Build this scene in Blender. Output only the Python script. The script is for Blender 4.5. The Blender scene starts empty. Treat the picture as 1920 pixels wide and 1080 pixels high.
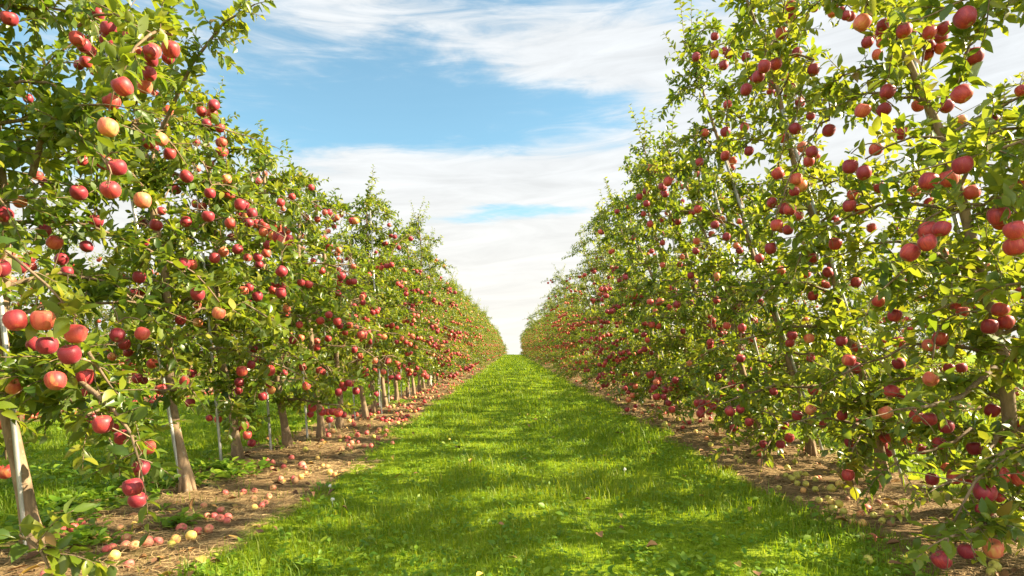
import bpy, math, random
import numpy as np
from mathutils import Vector

R = math.radians
rs = np.random.RandomState(7)
scene = bpy.context.scene
COL = scene.collection

# ------------------------------------------------------------------ camera constants
F = 1100.0            # focal length in photo pixels (1920 wide)
CX, HY = 960.0, 655.0  # vanishing point of the lane / horizon row
CAM_H = 1.0
ROW_L, ROW_R = -2.3, 2.78
ROW_L2, ROW_R2 = -7.3, 7.9
SUN_AZ, SUN_EL = 89.0, 33.0

def world(px, py, z):
    """photo pixel at depth z -> world point"""
    return np.array([(px - CX) / F * z, z, CAM_H + (HY - py) / F * z])

def gz(x, y):
    """ground height: flat, then falling away behind the crest"""
    x = np.asarray(x, float); y = np.asarray(y, float)
    f = np.clip(y - 108.0, 0, None)
    return -0.017 * f - 0.0 * x

# ------------------------------------------------------------------ mesh helpers
def nrm(a):
    a = np.asarray(a, float)
    return a / np.maximum(np.linalg.norm(a, axis=-1, keepdims=True), 1e-9)

def build(name, verts, quads=None, tris=None, mat=None, smooth=True, tint=None, fmat=None):
    me = bpy.data.meshes.new(name)
    verts = np.asarray(verts, np.float32).reshape(-1, 3)
    quads = np.zeros((0, 4), np.int32) if quads is None else np.asarray(quads, np.int32).reshape(-1, 4)
    tris = np.zeros((0, 3), np.int32) if tris is None else np.asarray(tris, np.int32).reshape(-1, 3)
    nq, nt = len(quads), len(tris)
    me.vertices.add(len(verts)); me.vertices.foreach_set('co', verts.ravel())
    me.loops.add(nq * 4 + nt * 3)
    me.loops.foreach_set('vertex_index', np.concatenate([quads.ravel(), tris.ravel()]))
    me.polygons.add(nq + nt)
    starts = np.concatenate([np.arange(nq) * 4, nq * 4 + np.arange(nt) * 3]).astype(np.int32)
    me.polygons.foreach_set('loop_start', starts)
    me.polygons.foreach_set('use_smooth', np.full(nq + nt, smooth))
    if tint is not None:
        at = me.attributes.new('tint', 'FLOAT', 'POINT')
        at.data.foreach_set('value', np.asarray(tint, np.float32))
    if mat is not None:
        for m in (mat if isinstance(mat, (list, tuple)) else [mat]):
            me.materials.append(m)
    if fmat is not None:
        me.polygons.foreach_set('material_index', np.asarray(fmat, np.int32))
    me.update(calc_edges=True)
    me.validate()
    return me

def obj(name, data, parent=None, loc=(0, 0, 0)):
    o = bpy.data.objects.new(name, data)
    COL.objects.link(o)
    if parent is not None:
        o.parent = parent
    o.location = loc
    return o

def tag(o, label=None, cat=None, group=None, kind=None):
    if label: o['label'] = label
    if cat: o['category'] = cat
    if group: o['group'] = group
    if kind: o['kind'] = kind
    return o

class Tubes:
    """collects tapering tubes into one mesh"""
    def __init__(s): s.v, s.q, s.t, s.n = [], [], [], 0
    def add(s, pts, rad, k=6, cap=True):
        pts = np.asarray(pts, float); n = len(pts)
        rad = np.broadcast_to(np.asarray(rad, float), (n,))
        d = np.gradient(pts, axis=0); d = nrm(d)
        ref = np.array([0.31, 0.95, 0.02]) if abs(d[0][1]) < 0.9 else np.array([1.0, 0.1, 0.0])
        u = nrm(np.cross(d, ref)); w = np.cross(d, u)
        a = np.arange(k) * 2 * np.pi / k
        ring = u[:, None, :] * np.cos(a)[None, :, None] + w[:, None, :] * np.sin(a)[None, :, None]
        v = pts[:, None, :] + ring * rad[:, None, None]
        i = np.arange(n - 1)[:, None] * k; j = np.arange(k)[None, :]; j2 = (j + 1) % k
        q = np.stack([i + j, i + j2, i + k + j2, i + k + j], -1).reshape(-1, 4) + s.n
        s.v.append(v.reshape(-1, 3)); s.q.append(q)
        m = n * k
        if cap:
            s.v.append(pts[-1:]); 
            t = np.stack([np.arange(k) + (n - 1) * k, (np.arange(k) + 1) % k + (n - 1) * k, np.full(k, n * k)], -1) + s.n
            s.t.append(t); m += 1
        s.n += m
    def mesh(s, name, mat):
        return build(name, np.concatenate(s.v), np.concatenate(s.q), np.concatenate(s.t) if s.t else None, mat)

# leaf templates: (along, across, up)
LEAF_HI = np.array([[0, 0, 0], [.22, 0, 0], [.5, 0, 0], [.78, 0, 0], [1, 0, 0],
                    [.2, .19, 0], [.47, .265, 0], [.76, .165, 0],
                    [.2, -.19, 0], [.47, -.265, 0], [.76, -.165, 0],
                    [-.27, 0.0, 0.01], [0, .014, 0], [0, -.014, 0]])
LEAF_HI_Q = np.array([[1, 2, 6, 5], [2, 3, 7, 6], [2, 1, 8, 9], [3, 2, 9, 10]])
LEAF_HI_T = np.array([[0, 1, 5], [3, 4, 7], [1, 0, 8], [4, 3, 10], [11, 13, 12]])
LEAF_LO = np.array([[0, 0, 0], [.5, 0, 0], [1, 0, 0], [.45, .25, 0], [.45, -.25, 0]])
LEAF_LO_T = np.array([[0, 1, 3], [1, 2, 3], [1, 0, 4], [2, 1, 4]])

def leaves_mesh(name, P, A, N, L, rng, mat, hi=True, fold=0.35, tintv=None, wid=1.0):
    """P base points, A axis (tip direction), N upward normal, L length"""
    P = np.asarray(P); A = nrm(A); N = np.asarray(N)
    B = nrm(np.cross(N, A)); N = np.cross(A, B)
    T = LEAF_HI if hi else LEAF_LO
    n, k = len(P), len(T)
    a = T[None, :, 0]; b = T[None, :, 1] * wid * rng.uniform(.8, 1.15, (n, 1))
    fo = rng.uniform(.05, fold * 2, (n, 1)); cu = rng.uniform(-.1, .5, (n, 1)); sk = rng.normal(0, .12, (n, 1))
    c = fo * np.abs(b) * 1.0 - cu * np.clip(a, 0, None) ** 2 + rng.normal(0, .025, (n, k)) * (np.abs(b) > .05)
    b = b + sk * a * a
    V = P[:, None, :] + (A[:, None, :] * a[..., None] + B[:, None, :] * b[..., None] + N[:, None, :] * c[..., None]) * np.asarray(L)[:, None, None]
    off = (np.arange(n) * k)[:, None, None]
    if hi:
        q = (LEAF_HI_Q[None] + off).reshape(-1, 4); t = (LEAF_HI_T[None] + off).reshape(-1, 3)
    else:
        q = None; t = (LEAF_LO_T[None] + off).reshape(-1, 3)
    if tintv is None: tintv = rng.uniform(0, 1, n)
    return build(name, V.reshape(-1, 3), q, t, mat, True, np.repeat(tintv, k))

# ------------------------------------------------------------------ node helpers
def new_mat(name):
    m = bpy.data.materials.new(name); m.use_nodes = True
    nt = m.node_tree; nt.nodes.clear()
    out = nt.nodes.new('ShaderNodeOutputMaterial')
    return m, nt, out

def nd(nt, typ, ins=None, **props):
    n = nt.nodes.new(typ)
    for k, v in props.items(): setattr(n, k, v)
    for k, v in (ins or {}).items():
        s = n.inputs[k]
        if hasattr(v, 'links') or isinstance(v, bpy.types.NodeSocket): nt.links.new(v, s)
        else: s.default_value = v
    return n

def ramp(nt, fac, stops, interp='LINEAR'):
    n = nt.nodes.new('ShaderNodeValToRGB'); n.color_ramp.interpolation = interp
    el = n.color_ramp.elements
    while len(el) < len(stops): el.new(0.5)
    for e, (p, c) in zip(el, stops):
        e.position = p; e.color = (*c, 1) if len(c) == 3 else c
    nt.links.new(fac, n.inputs[0])
    return n.outputs[0]

def mixc(nt, fac, a, b, mode='MIX'):
    n = nt.nodes.new('ShaderNodeMix'); n.data_type = 'RGBA'; n.blend_type = mode
    for s, v in ((n.inputs[0], fac), (n.inputs[6], a), (n.inputs[7], b)):
        if isinstance(v, bpy.types.NodeSocket): nt.links.new(v, s)
        else: s.default_value = (*v, 1) if isinstance(v, tuple) and len(v) == 3 else v
    return n.outputs[2]

def math_(nt, op, a, b=None, c=None, clamp=False):
    n = nt.nodes.new('ShaderNodeMath'); n.operation = op; n.use_clamp = clamp
    for i, v in enumerate((a, b, c)):
        if v is None: continue
        if isinstance(v, bpy.types.NodeSocket): nt.links.new(v, n.inputs[i])
        else: n.inputs[i].default_value = v
    return n.outputs[0]

def noise(nt, vec, scale, detail=4, rough=.55, dist=0.0):
    n = nd(nt, 'ShaderNodeTexNoise', {'Scale': scale, 'Detail': detail, 'Roughness': rough, 'Distortion': dist})
    if vec is not None: nt.links.new(vec, n.inputs['Vector'])
    return n.outputs[0]

def leafy(name, stops, back, trans, tfac=.42, rough=.42, spec=.45):
    m, nt, out = new_mat(name)
    at = nd(nt, 'ShaderNodeAttribute', attribute_name='tint').outputs['Fac']
    oi = nd(nt, 'ShaderNodeObjectInfo').outputs['Random']
    t = math_(nt, 'ADD', at, math_(nt, 'MULTIPLY', math_(nt, 'SUBTRACT', oi, .5), .25), clamp=True)
    col = ramp(nt, t, stops)
    geo = nd(nt, 'ShaderNodeNewGeometry')
    tc = nd(nt, 'ShaderNodeTexCoord').outputs['Object']
    mott = noise(nt, tc, 60, 2)
    col = mixc(nt, math_(nt, 'MULTIPLY', mott, .35), col, mixc(nt, 1.0, col, (.62, .7, .5), 'MULTIPLY'))
    colb = mixc(nt, math_(nt, 'MULTIPLY', geo.outputs['Backfacing'], .65), col, back)
    bs = nd(nt, 'ShaderNodeBsdfPrincipled', {'Base Color': colb, 'Roughness': rough, 'Specular IOR Level': spec})
    trc = mixc(nt, t, trans[0], trans[1])
    tr = nd(nt, 'ShaderNodeBsdfTranslucent', {'Color': trc})
    mx = nd(nt, 'ShaderNodeMixShader', {0: tfac, 1: bs.outputs[0], 2: tr.outputs[0]})
    nt.links.new(mx.outputs[0], out.inputs[0])
    return m

M = {}
M['leaf'] = leafy('apple_leaf', [(0, (.045, .092, .010)), (.3, (.105, .160, .013)), (.6, (.185, .222, .017)), (.93, (.29, .275, .027)), (.975, (.32, .22, .035)), (1, (.20, .10, .035))],
                  (.15, .19, .07), ((.20, .31, .012), (.52, .51, .024)), .41, .36)
M['grass'] = leafy('grass_blade', [(0, (.058, .135, .004)), (.45, (.132, .225, .006)), (.85, (.25, .31, .01)), (1, (.42, .34, .08))],
                   (.15, .22, .02), ((.20, .37, .004), (.53, .57, .014)), .45, .5, .3)
M['weed'] = leafy('weed_leaf', [(0, (.08, .17, .01)), (.6, (.16, .26, .015)), (1, (.26, .33, .025))],
                  (.13, .22, .05), ((.22, .42, .02), (.40, .52, .04)), .40, .5, .35)

def straw_mat():
    m, nt, out = new_mat('dry_straw')
    at = nd(nt, 'ShaderNodeAttribute', attribute_name='tint').outputs['Fac']
    col = ramp(nt, at, [(0, (.15, .10, .05)), (.5, (.30, .20, .09)), (1, (.50, .36, .165))])
    b = nd(nt, 'ShaderNodeBsdfPrincipled', {'Base Color': col, 'Roughness': .7, 'Specular IOR Level': .2})
    nt.links.new(b.outputs[0], out.inputs[0]); return m
M['straw'] = straw_mat()

def bark_mat(name, dark, light, sc=1.0):
    m, nt, out = new_mat(name)
    tc = nd(nt, 'ShaderNodeTexCoord').outputs['Object']
    mp = nd(nt, 'ShaderNodeMapping', {'Vector': tc, 'Scale': (30 * sc, 30 * sc, 9 * sc)}).outputs[0]
    n1 = noise(nt, mp, 1.0, 6, .65, .6)
    n2 = noise(nt, tc, 14, 3)
    f = math_(nt, 'ADD', math_(nt, 'MULTIPLY', n1, .7), math_(nt, 'MULTIPLY', n2, .3))
    col = ramp(nt, f, [(.26, dark), (.44, tuple((a + b) / 2 for a, b in zip(dark, light))), (.6, light)])
    lich = ramp(nt, noise(nt, tc, 35, 4), [(.62, (0, 0, 0)), (.68, (1, 1, 1))])
    col = mixc(nt, math_(nt, 'MULTIPLY', lich, .35), col, (.42, .40, .32))
    bp = nd(nt, 'ShaderNodeBump', {'Height': f, 'Strength': .7, 'Distance': .006})
    b = nd(nt, 'ShaderNodeBsdfPrincipled', {'Base Color': col, 'Roughness': .75, 'Specular IOR Level': .25, 'Normal': bp.outputs[0]})
    nt.links.new(b.outputs[0], out.inputs[0]); return m
M['bark'] = bark_mat('trunk_bark', (.085, .055, .033), (.30, .205, .12))
M['twig'] = bark_mat('branch_bark', (.075, .05, .03), (.24, .165, .095), 2)
M['post'] = bark_mat('weathered_post_wood', (.26, .22, .17), (.52, .46, .36), .6)

def apple_mat(name, base, red, deep, amount, rough=.40, randmix=True):
    m, nt, out = new_mat(name)
    tc = nd(nt, 'ShaderNodeTexCoord').outputs['Object']
    oi = nd(nt, 'ShaderNodeObjectInfo').outputs['Random']
    off = nd(nt, 'ShaderNodeCombineXYZ', {0: math_(nt, 'MULTIPLY', oi, 37.0), 1: math_(nt, 'MULTIPLY', oi, 91.0), 2: 0.0}).outputs[0]
    st = nd(nt, 'ShaderNodeMapping', {'Vector': tc, 'Scale': (95, 95, 16)}).outputs[0]
    st = nd(nt, 'ShaderNodeVectorMath', {0: st, 1: off}, operation='ADD').outputs[0]
    streak = noise(nt, st, 1.0, 4, .6)
    big = nd(nt, 'ShaderNodeVectorMath', {0: tc, 1: off}, operation='ADD').outputs[0]
    blush = noise(nt, big, 13, 2, .5)
    f = math_(nt, 'ADD', math_(nt, 'MULTIPLY', blush, 1.1), math_(nt, 'MULTIPLY', streak, .9))
    f = math_(nt, 'ADD', f, math_(nt, 'MULTIPLY', math_(nt, 'SUBTRACT', oi, .5), .5))
    f = math_(nt, 'ADD', f, amount - 1.0)
    col = ramp(nt, f, [(.28, base), (.46, tuple(.45 * a + .55 * b for a, b in zip(base, red))), (.6, red), (.95, deep)])
    vo = nd(nt, 'ShaderNodeTexVoronoi', {'Vector': tc, 'Scale': 190.0})
    dots = ramp(nt, vo.outputs['Distance'], [(.10, (1, 1, 1)), (.2, (0, 0, 0))])
    col = mixc(nt, math_(nt, 'MULTIPLY', dots, .28), col, (.75, .48, .25))
    sep = nd(nt, 'ShaderNodeSeparateXYZ', {0: tc})
    rad = math_(nt, 'SQRT', math_(nt, 'ADD', math_(nt, 'MULTIPLY', sep.outputs[0], sep.outputs[0]), math_(nt, 'MULTIPLY', sep.outputs[1], sep.outputs[1])))
    cav = math_(nt, 'MULTIPLY', ramp(nt, rad, [(.004, (1, 1, 1)), (.013, (0, 0, 0))]), .7)
    col = mixc(nt, cav, col, (.34, .27, .08))
    bloom = noise(nt, tc, 45, 3)
    rg = math_(nt, 'ADD', math_(nt, 'MULTIPLY', bloom, .25), rough - .05)
    b = nd(nt, 'ShaderNodeBsdfPrincipled', {'Base Color': col, 'Roughness': rg, 'Specular IOR Level': .4, 'Sheen Weight': .12, 'Sheen Roughness': .4})
    b.inputs['Sheen Tint'].default_value = (1, .85, .85, 1)
    nt.links.new(b.outputs[0], out.inputs[0]); return m
M['apple'] = apple_mat('red_apple_skin', (.62, .25, .08), (.50, .055, .045), (.27, .022, .035), .86)
M['apple_p'] = apple_mat('orange_apple_skin', (.72, .38, .12), (.66, .16, .08), (.5, .06, .05), .74)
M['fall_red'] = apple_mat('fallen_red_skin', (.62, .36, .14), (.60, .14, .11), (.42, .06, .06), .58, .45)
M['fall_orange'] = apple_mat('fallen_orange_skin', (.70, .50, .12), (.64, .25, .09), (.5, .12, .06), .42, .45)
M['fall_yellow'] = apple_mat('fallen_yellow_skin', (.46, .42, .07), (.46, .35, .07), (.45, .24, .06), .05, .45)
M['fall_brown'] = apple_mat('fallen_brown_skin', (.30, .16, .07), (.24, .09, .05), (.14, .05, .03), .3, .6)

def fruit_mat():
    m, nt, out = new_mat('far_apple_skin')
    at = nd(nt, 'ShaderNodeAttribute', attribute_name='tint').outputs['Fac']
    col = ramp(nt, at, [(0, (.28, .025, .035)), (.55, (.48, .06, .045)), (.85, (.64, .18, .08)), (1, (.68, .34, .12))])
    b = nd(nt, 'ShaderNodeBsdfPrincipled', {'Base Color': col, 'Roughness': .4, 'Specular IOR Level': .4})
    nt.links.new(b.outputs[0], out.inputs[0]); return m
M['fruit'] = fruit_mat()

def metal_mat():
    m, nt, out = new_mat('galvanised_steel')
    tc = nd(nt, 'ShaderNodeTexCoord').outputs['Object']
    mp = nd(nt, 'ShaderNodeMapping', {'Vector': tc, 'Scale': (60, 60, 8)}).outputs[0]
    n = noise(nt, mp, 1, 4)
    col = ramp(nt, n, [(.35, (.30, .29, .28)), (.6, (.50, .49, .46)), (.75, (.36, .30, .24))])
    b = nd(nt, 'ShaderNodeBsdfPrincipled', {'Base Color': col, 'Roughness': .42, 'Metallic': .55})
    nt.links.new(b.outputs[0], out.inputs[0]); return m
M['steel'] = metal_mat()

def ground_mat():
    m, nt, out = new_mat('orchard_ground')
    pos = nd(nt, 'ShaderNodeNewGeometry').outputs['Position']
    sep = nd(nt, 'ShaderNodeSeparateXYZ', {0: pos}); X = sep.outputs[0]
    wob = noise(nt, pos, 1.1, 4, .6)
    wob2 = noise(nt, pos, 6, 4, .6)
    xw = math_(nt, 'ADD', X, math_(nt, 'ADD', math_(nt, 'MULTIPLY', math_(nt, 'SUBTRACT', wob, .5), .7), math_(nt, 'MULTIPLY', math_(nt, 'SUBTRACT', wob2, .5), .35)))
    mask = None
    for c, hw in ((-2.0, .62), (2.45, .68), (-7.2, .6), (7.9, .65), (-12.3, .6), (13.0, .65)):
        d = math_(nt, 'ABSOLUTE', math_(nt, 'SUBTRACT', xw, c))
        k = nd(nt, 'ShaderNodeMapRange', {'Value': d, 'From Min': hw - .06, 'From Max': hw + .06, 'To Min': 1.0, 'To Max': 0.0}).outputs[0]
        mask = k if mask is None else math_(nt, 'MAXIMUM', mask, k)
    s1 = nd(nt, 'ShaderNodeMapping', {'Vector': pos, 'Scale': (9, 26, 9), 'Rotation': (0, 0, .5)}).outputs[0]
    fib = noise(nt, s1, 1.6, 7, .7, 1.0)
    clod = noise(nt, pos, 9, 6, .65)
    f = math_(nt, 'ADD', math_(nt, 'MULTIPLY', fib, .6), math_(nt, 'MULTIPLY', clod, .4))
    soil = ramp(nt, f, [(.3, (.10, .065, .032)), (.46, (.17, .105, .05)), (.56, (.28, .185, .088)), (.7, (.41, .29, .14))])
    moss = ramp(nt, noise(nt, pos, 2.3, 5, .6), [(.55, (0, 0, 0)), (.66, (1, 1, 1))])
    soil = mixc(nt, math_(nt, 'MULTIPLY', moss, .45), soil, (.13, .14, .03))
    gn = noise(nt, pos, 2.2, 6, .65); gf = noise(nt, pos, 55, 4, .7)
    gr = ramp(nt, math_(nt, 'ADD', math_(nt, 'MULTIPLY', gn, .5), math_(nt, 'MULTIPLY', gf, .5)),
              [(.32, (.075, .14, .005)), (.5, (.17, .25, .007)), (.68, (.27, .32, .02))])
    col = mixc(nt, mask, gr, soil)
    h = math_(nt, 'ADD', math_(nt, 'MULTIPLY', f, 1.0), math_(nt, 'MULTIPLY', gf, .8))
    bp = nd(nt, 'ShaderNodeBump', {'Height': h, 'Strength': .8, 'Distance': .03})
    b = nd(nt, 'ShaderNodeBsdfPrincipled', {'Base Color': col, 'Roughness': .9, 'Specular IOR Level': .1, 'Normal': bp.outputs[0]})
    nt.links.new(b.outputs[0], out.inputs[0]); return m
M['ground'] = ground_mat()

# ------------------------------------------------------------------ ground sheet
def vnoise(x, y, s=1.0, seed=0):
    r = np.random.RandomState(seed); o = 0
    for i in range(7):
        a = r.uniform(0, 2 * np.pi); k = s * r.uniform(.6, 2.4); p = r.uniform(0, 6.3)
        o = o + np.sin((x * np.cos(a) + y * np.sin(a)) * k + p)
    return o / 3.5
def relief(x, y):
    near = np.clip(1 - (np.asarray(y) - 30) / 40, 0, 1)
    return near * (.014 * vnoise(x, y, 3.0, 1) + .008 * vnoise(x, y, 13, 2)) + gz(x, y)
xs = np.concatenate([[-1500, -500, -150, -60, -30, -18], np.arange(-12, -4, .25), np.arange(-4, 4.5, .06), np.arange(4.5, 12.1, .25), [18, 30, 60, 150, 500, 1500]])
ys = np.concatenate([[-300, -60, -20, -8, -4], np.arange(-2, 1.6, .4), np.arange(1.6, 12, .06), np.arange(12, 40, .4), np.arange(40, 160, 4), [180, 220, 300, 420, 600, 900, 1300, 2000]])
XX, YY = np.meshgrid(xs, ys)
ZZ = relief(XX, YY)
nx, ny = len(xs), len(ys)
ii = (np.arange(ny - 1)[:, None] * nx + np.arange(nx - 1)[None]).ravel()
gm = build('ground', np.stack([XX, YY, ZZ], -1), np.stack([ii, ii + 1, ii + nx + 1, ii + nx], -1), None, M['ground'])
tag(obj('ground', gm), 'orchard ground with a green lane between brown straw strips', 'ground', kind='structure')

def strip_mask(x, y):
    """1 on the bare strips under the tree rows"""
    w = .16 * vnoise(x, y, 2.2, 5) + .07 * vnoise(x, y, 9, 6)
    m = np.zeros_like(x)
    for c, hw in ((-2.0, .60), (2.45, .66), (-7.2, .6), (7.9, .65)):
        m = np.maximum(m, (np.abs(x + w - c) < hw).astype(float))
    return m

# ------------------------------------------------------------------ grass
def grass_mesh():
    bands = [(2.35, 4.2, 5600, .0032, .07), (4.2, 7.5, 3000, .0045, .072), (7.5, 13, 1300, .007, .078), (13, 24, 420, .014, .085),
             (24, 50, 120, .03, .085), (50, 110, 34, .07, .09)]
    px, py, ww, hh = [], [], [], []
    for (y0, y1, den, w, h) in bands:
        for (x0, x1, k) in ((-1.75, 2.15, 1.0), (-6.9, -1.75, .85), (2.15, 7.4, .38)):
            if y0 > 24 and k < 1: continue
            n = int((x1 - x0) * (y1 - y0) * den * k)
            x = rs.uniform(x0, x1, n); y = rs.uniform(y0, y1, n)
            keep = (np.abs(x) / y < 1.05) & ((strip_mask(x, y) < .5) | (rs.rand(n) < .02))
            # uneven sward
            keep &= rs.rand(n) < np.clip(.75 + .4 * vnoise(x, y, 3.5, 9), .25, 1)
            x, y = x[keep], y[keep]
            px.append(x); py.append(y); ww.append(np.full(len(x), w / (k ** .5))); hh.append(np.full(len(x), h))
    x = np.concatenate(px); y = np.concatenate(py); w = np.concatenate(ww); h = np.concatenate(hh)
    n = len(x)
    h = h * rs.gamma(6, 1 / 6, n) * np.clip(.72 + .38 * vnoise(x, y, 2.6, 12), .35, 1.25)
    w = w * rs.uniform(.7, 1.3, n)
    az = rs.uniform(0, 2 * np.pi, n); lean = rs.gamma(2.2, .22, n)
    d = np.stack([np.cos(az), np.sin(az), np.zeros(n)], 1); s = np.stack([-np.sin(az + rs.normal(0, .5, n)), np.cos(az), np.zeros(n)], 1)
    base = np.stack([x, y, relief(x, y) - .004], 1)
    up = np.array([0, 0, 1.0])
    mid = base + up * (h * .6)[:, None] + d * (h * lean * .35)[:, None]
    tip = base + up * (h * np.clip(1 - .25 * lean, .45, 1))[:, None] + d * (h * lean)[:, None]
    hw = (w / 2)[:, None]
    V = np.stack([base - s * hw, base + s * hw, mid + s * hw * .8, mid - s * hw * .8, tip], 1)
    o = (np.arange(n) * 5)[:, None]
    tint = np.clip(rs.beta(2.2, 2.4, n) + .14 * vnoise(x, y, 1.7, 15), 0, .93)
    dry = rs.rand(n) < .025; tint[dry] = 1
    return build('grass', V.reshape(-1, 3), np.array([[0, 1, 2, 3]]) + o, np.array([[3, 2, 4]]) + o, M['grass'], True, np.repeat(tint, 5))
tag(obj('grass', grass_mesh()), 'mown green grass with blades over the lane', 'grass', kind='stuff')

def weeds_mesh():
    P, A, N, L = [], [], [], []
    spots = []
    for (px, py, r, n) in ((145, 955, .28, 46), (205, 925, .3, 40), (270, 905, .25, 34), (430, 890, .25, 40), (400, 880, .22, 28), (160, 1020, .14, 24),
                           (40, 1000, .25, 36), (100, 900, .4, 60), (210, 880, .4, 60), (330, 985, .1, 10), (740, 757, .3, 26), (530, 840, .12, 8)):
        z = F / (py - HY); c = world(px, py, z)
        for _ in range(n):
            spots.append((c[0] + rs.normal(0, r * .6), c[1] + rs.normal(0, r * .6), .05))
    for _ in range(2600):   # clover and dandelion leaves in the lane
        y = 2.4 + 9 * rs.rand() ** 1.6; x = rs.uniform(-1.6, 2.0)
        if strip_mask(np.array([x]), np.array([y]))[0] < .5: spots.append((x, y, .018 + .02 * rs.rand() ** 2))
    for _ in range(260):
        y = rs.uniform(3, 11); x = rs.uniform(-6.6, -2.6); spots.append((x, y, .05))
    for _ in range(160):
        y = rs.uniform(3, 9); x = rs.uniform(3.2, 7); spots.append((x, y, .05))
    for (x, y, l) in spots:
        k = rs.randint(4, 8); b = np.array([x, y, float(relief(x, y)) + .005])
        for a in rs.uniform(0, 6.283, k):
            d = np.array([math.cos(a), math.sin(a), rs.uniform(.25, 1.1)])
            st = b + d * rs.uniform(.01, .05)
            P.append(st); A.append(d + [0, 0, -.3]); N.append([rs.normal(0, .35), rs.normal(0, .35), 1]); L.append(l * rs.uniform(.7, 1.5))
    return leaves_mesh('weeds', np.array(P), np.array(A), np.array(N), np.array(L), rs, M['weed'], True, .3, wid=1.25)
tag(obj('weeds', weeds_mesh()), 'bright broad leaved weeds and clover growing among the grass', 'weeds', kind='stuff')

def straw_mesh():
    px, py, ln, wd = [], [], [], []
    for (y0, y1, den, l, w) in ((2.35, 4.5, 3400, .07, .0028), (4.5, 8, 1700, .08, .0045), (8, 15, 500, .10, .009), (15, 26, 120, .12, .018)):
        for (x0, x1) in ((-3.0, -1.0), (1.45, 3.5)):
            n = int((x1 - x0) * (y1 - y0) * den); x = rs.uniform(x0, x1, n); y = rs.uniform(y0, y1, n)
            keep = (strip_mask(x, y) > .5) & (rs.rand(n) < np.clip(.6 + .6 * vnoise(x, y, 4, 21), .12, 1))
            px.append(x[keep]); py.append(y[keep]); ln.append(np.full(keep.sum(), l)); wd.append(np.full(keep.sum(), w))
    x = np.concatenate(px); y = np.concatenate(py); l = np.concatenate(ln) * rs.uniform(.4, 1.5, len(x)); w = np.concatenate(wd) * rs.uniform(.6, 1.4, len(x))
    n = len(x); a = rs.normal(.3, 1.0, n)
    d = np.stack([np.cos(a), np.sin(a), rs.normal(0, .10, n)], 1); s = np.stack([-np.sin(a), np.cos(a), rs.normal(0, .3, n)], 1)
    c = np.stack([x, y, relief(x, y) + rs.uniform(.003, .022, n)], 1)
    h = (l / 2)[:, None]; hw = (w / 2)[:, None]
    bend = s * (rs.normal(0, .12, n) * l)[:, None]
    V = np.stack([c - d * h - s * hw, c - d * h + s * hw, c + bend + s * hw, c + bend - s * hw, c + d * h + s * hw * .5, c + d * h - s * hw * .5], 1)
    o = (np.arange(n) * 6)[:, None, None]
    q = (np.array([[0, 3, 2, 1], [3, 5, 4, 2]])[None] + o).reshape(-1, 4)
    return build('straw', V.reshape(-1, 3), q, None, M['straw'], False, np.repeat(rs.beta(1.6, 1.6, n), 6))
tag(obj('straw', straw_mesh()), 'dry brown straw litter on the strips under the trees', 'straw', kind='stuff')

# ------------------------------------------------------------------ apples
def apple_mesh(name, mat, r=1.0, k=14, stem=True, seed=0, sx=1.0, sz=.9, flat=0.0):
    """unit diameter = 1 (scaled by object); the centre is the origin"""
    rr = np.random.RandomState(seed)
    prof = [(0.02, .30), (.07, .335), (.17, .415), (.29, .44), (.41, .36), (.485, .20), (.5, .03), (.475, -.14), (.41, -.29), (.31, -.40), (.20, -.45), (.10, -.435), (.03, -.405)]
    v = []
    ang = np.arange(k) * 2 * np.pi / k
    p1, p2 = rr.uniform(0, 6.28, 2)
    for (ra, z) in prof:
        wob = 1 + .025 * np.cos(ang * 2 + p1) + .02 * np.cos(ang * 5 + p2) * (1 - z)
        v.append(np.stack([ra * wob * np.cos(ang) * sx, ra * wob * np.sin(ang), np.full(k, z * sz / .9) + .03 * np.cos(ang + p1) * ra], -1))
    v = np.concatenate(v)
    n = len(prof)
    i = np.arange(n - 1)[:, None] * k; j = np.arange(k)[None]; j2 = (j + 1) % k
    q = np.stack([i + j, i + k + j, i + k + j2, i + j2], -1).reshape(-1, 4)
    extra = np.array([[0, 0, .29], [0, 0, -.395]]); t = []
    top, bot = len(v), len(v) + 1
    for a in range(k):
        t.append([top, a, (a + 1) % k]); t.append([bot, (n - 1) * k + (a + 1) % k, (n - 1) * k + a])
    v = np.concatenate([v, extra])
    fm = [0] * (len(q) + len(t))
    if stem:
        T = Tubes(); T.add([[0, 0, .28], [.02, .01, .42], [.07, .02, .62]], [.022, .018, .024], 5)
        tv = np.concatenate(T.v); tq = np.concatenate(T.q) + len(v); tt = np.concatenate(T.t) + len(v)
        v = np.concatenate([v, tv])
        fm = [0] * len(q) + [1] * len(tq) + [0] * len(t) + [1] * len(tt)
        q = np.concatenate([q, tq]); t = np.concatenate([np.array(t), tt])
    return build(name, v * .08 * r, q, t, [mat, M['twig']], True, None, fm)
APPLES = [apple_mesh('apple', M['apple'], seed=1), apple_mesh('apple', M['apple'], seed=2, sx=.96, sz=.85), apple_mesh('apple', M['apple'], seed=3, sz=.95),
          apple_mesh('apple', M['apple_p'], seed=4), apple_mesh('apple', M['apple'], seed=5, sx=1.03)]

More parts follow.
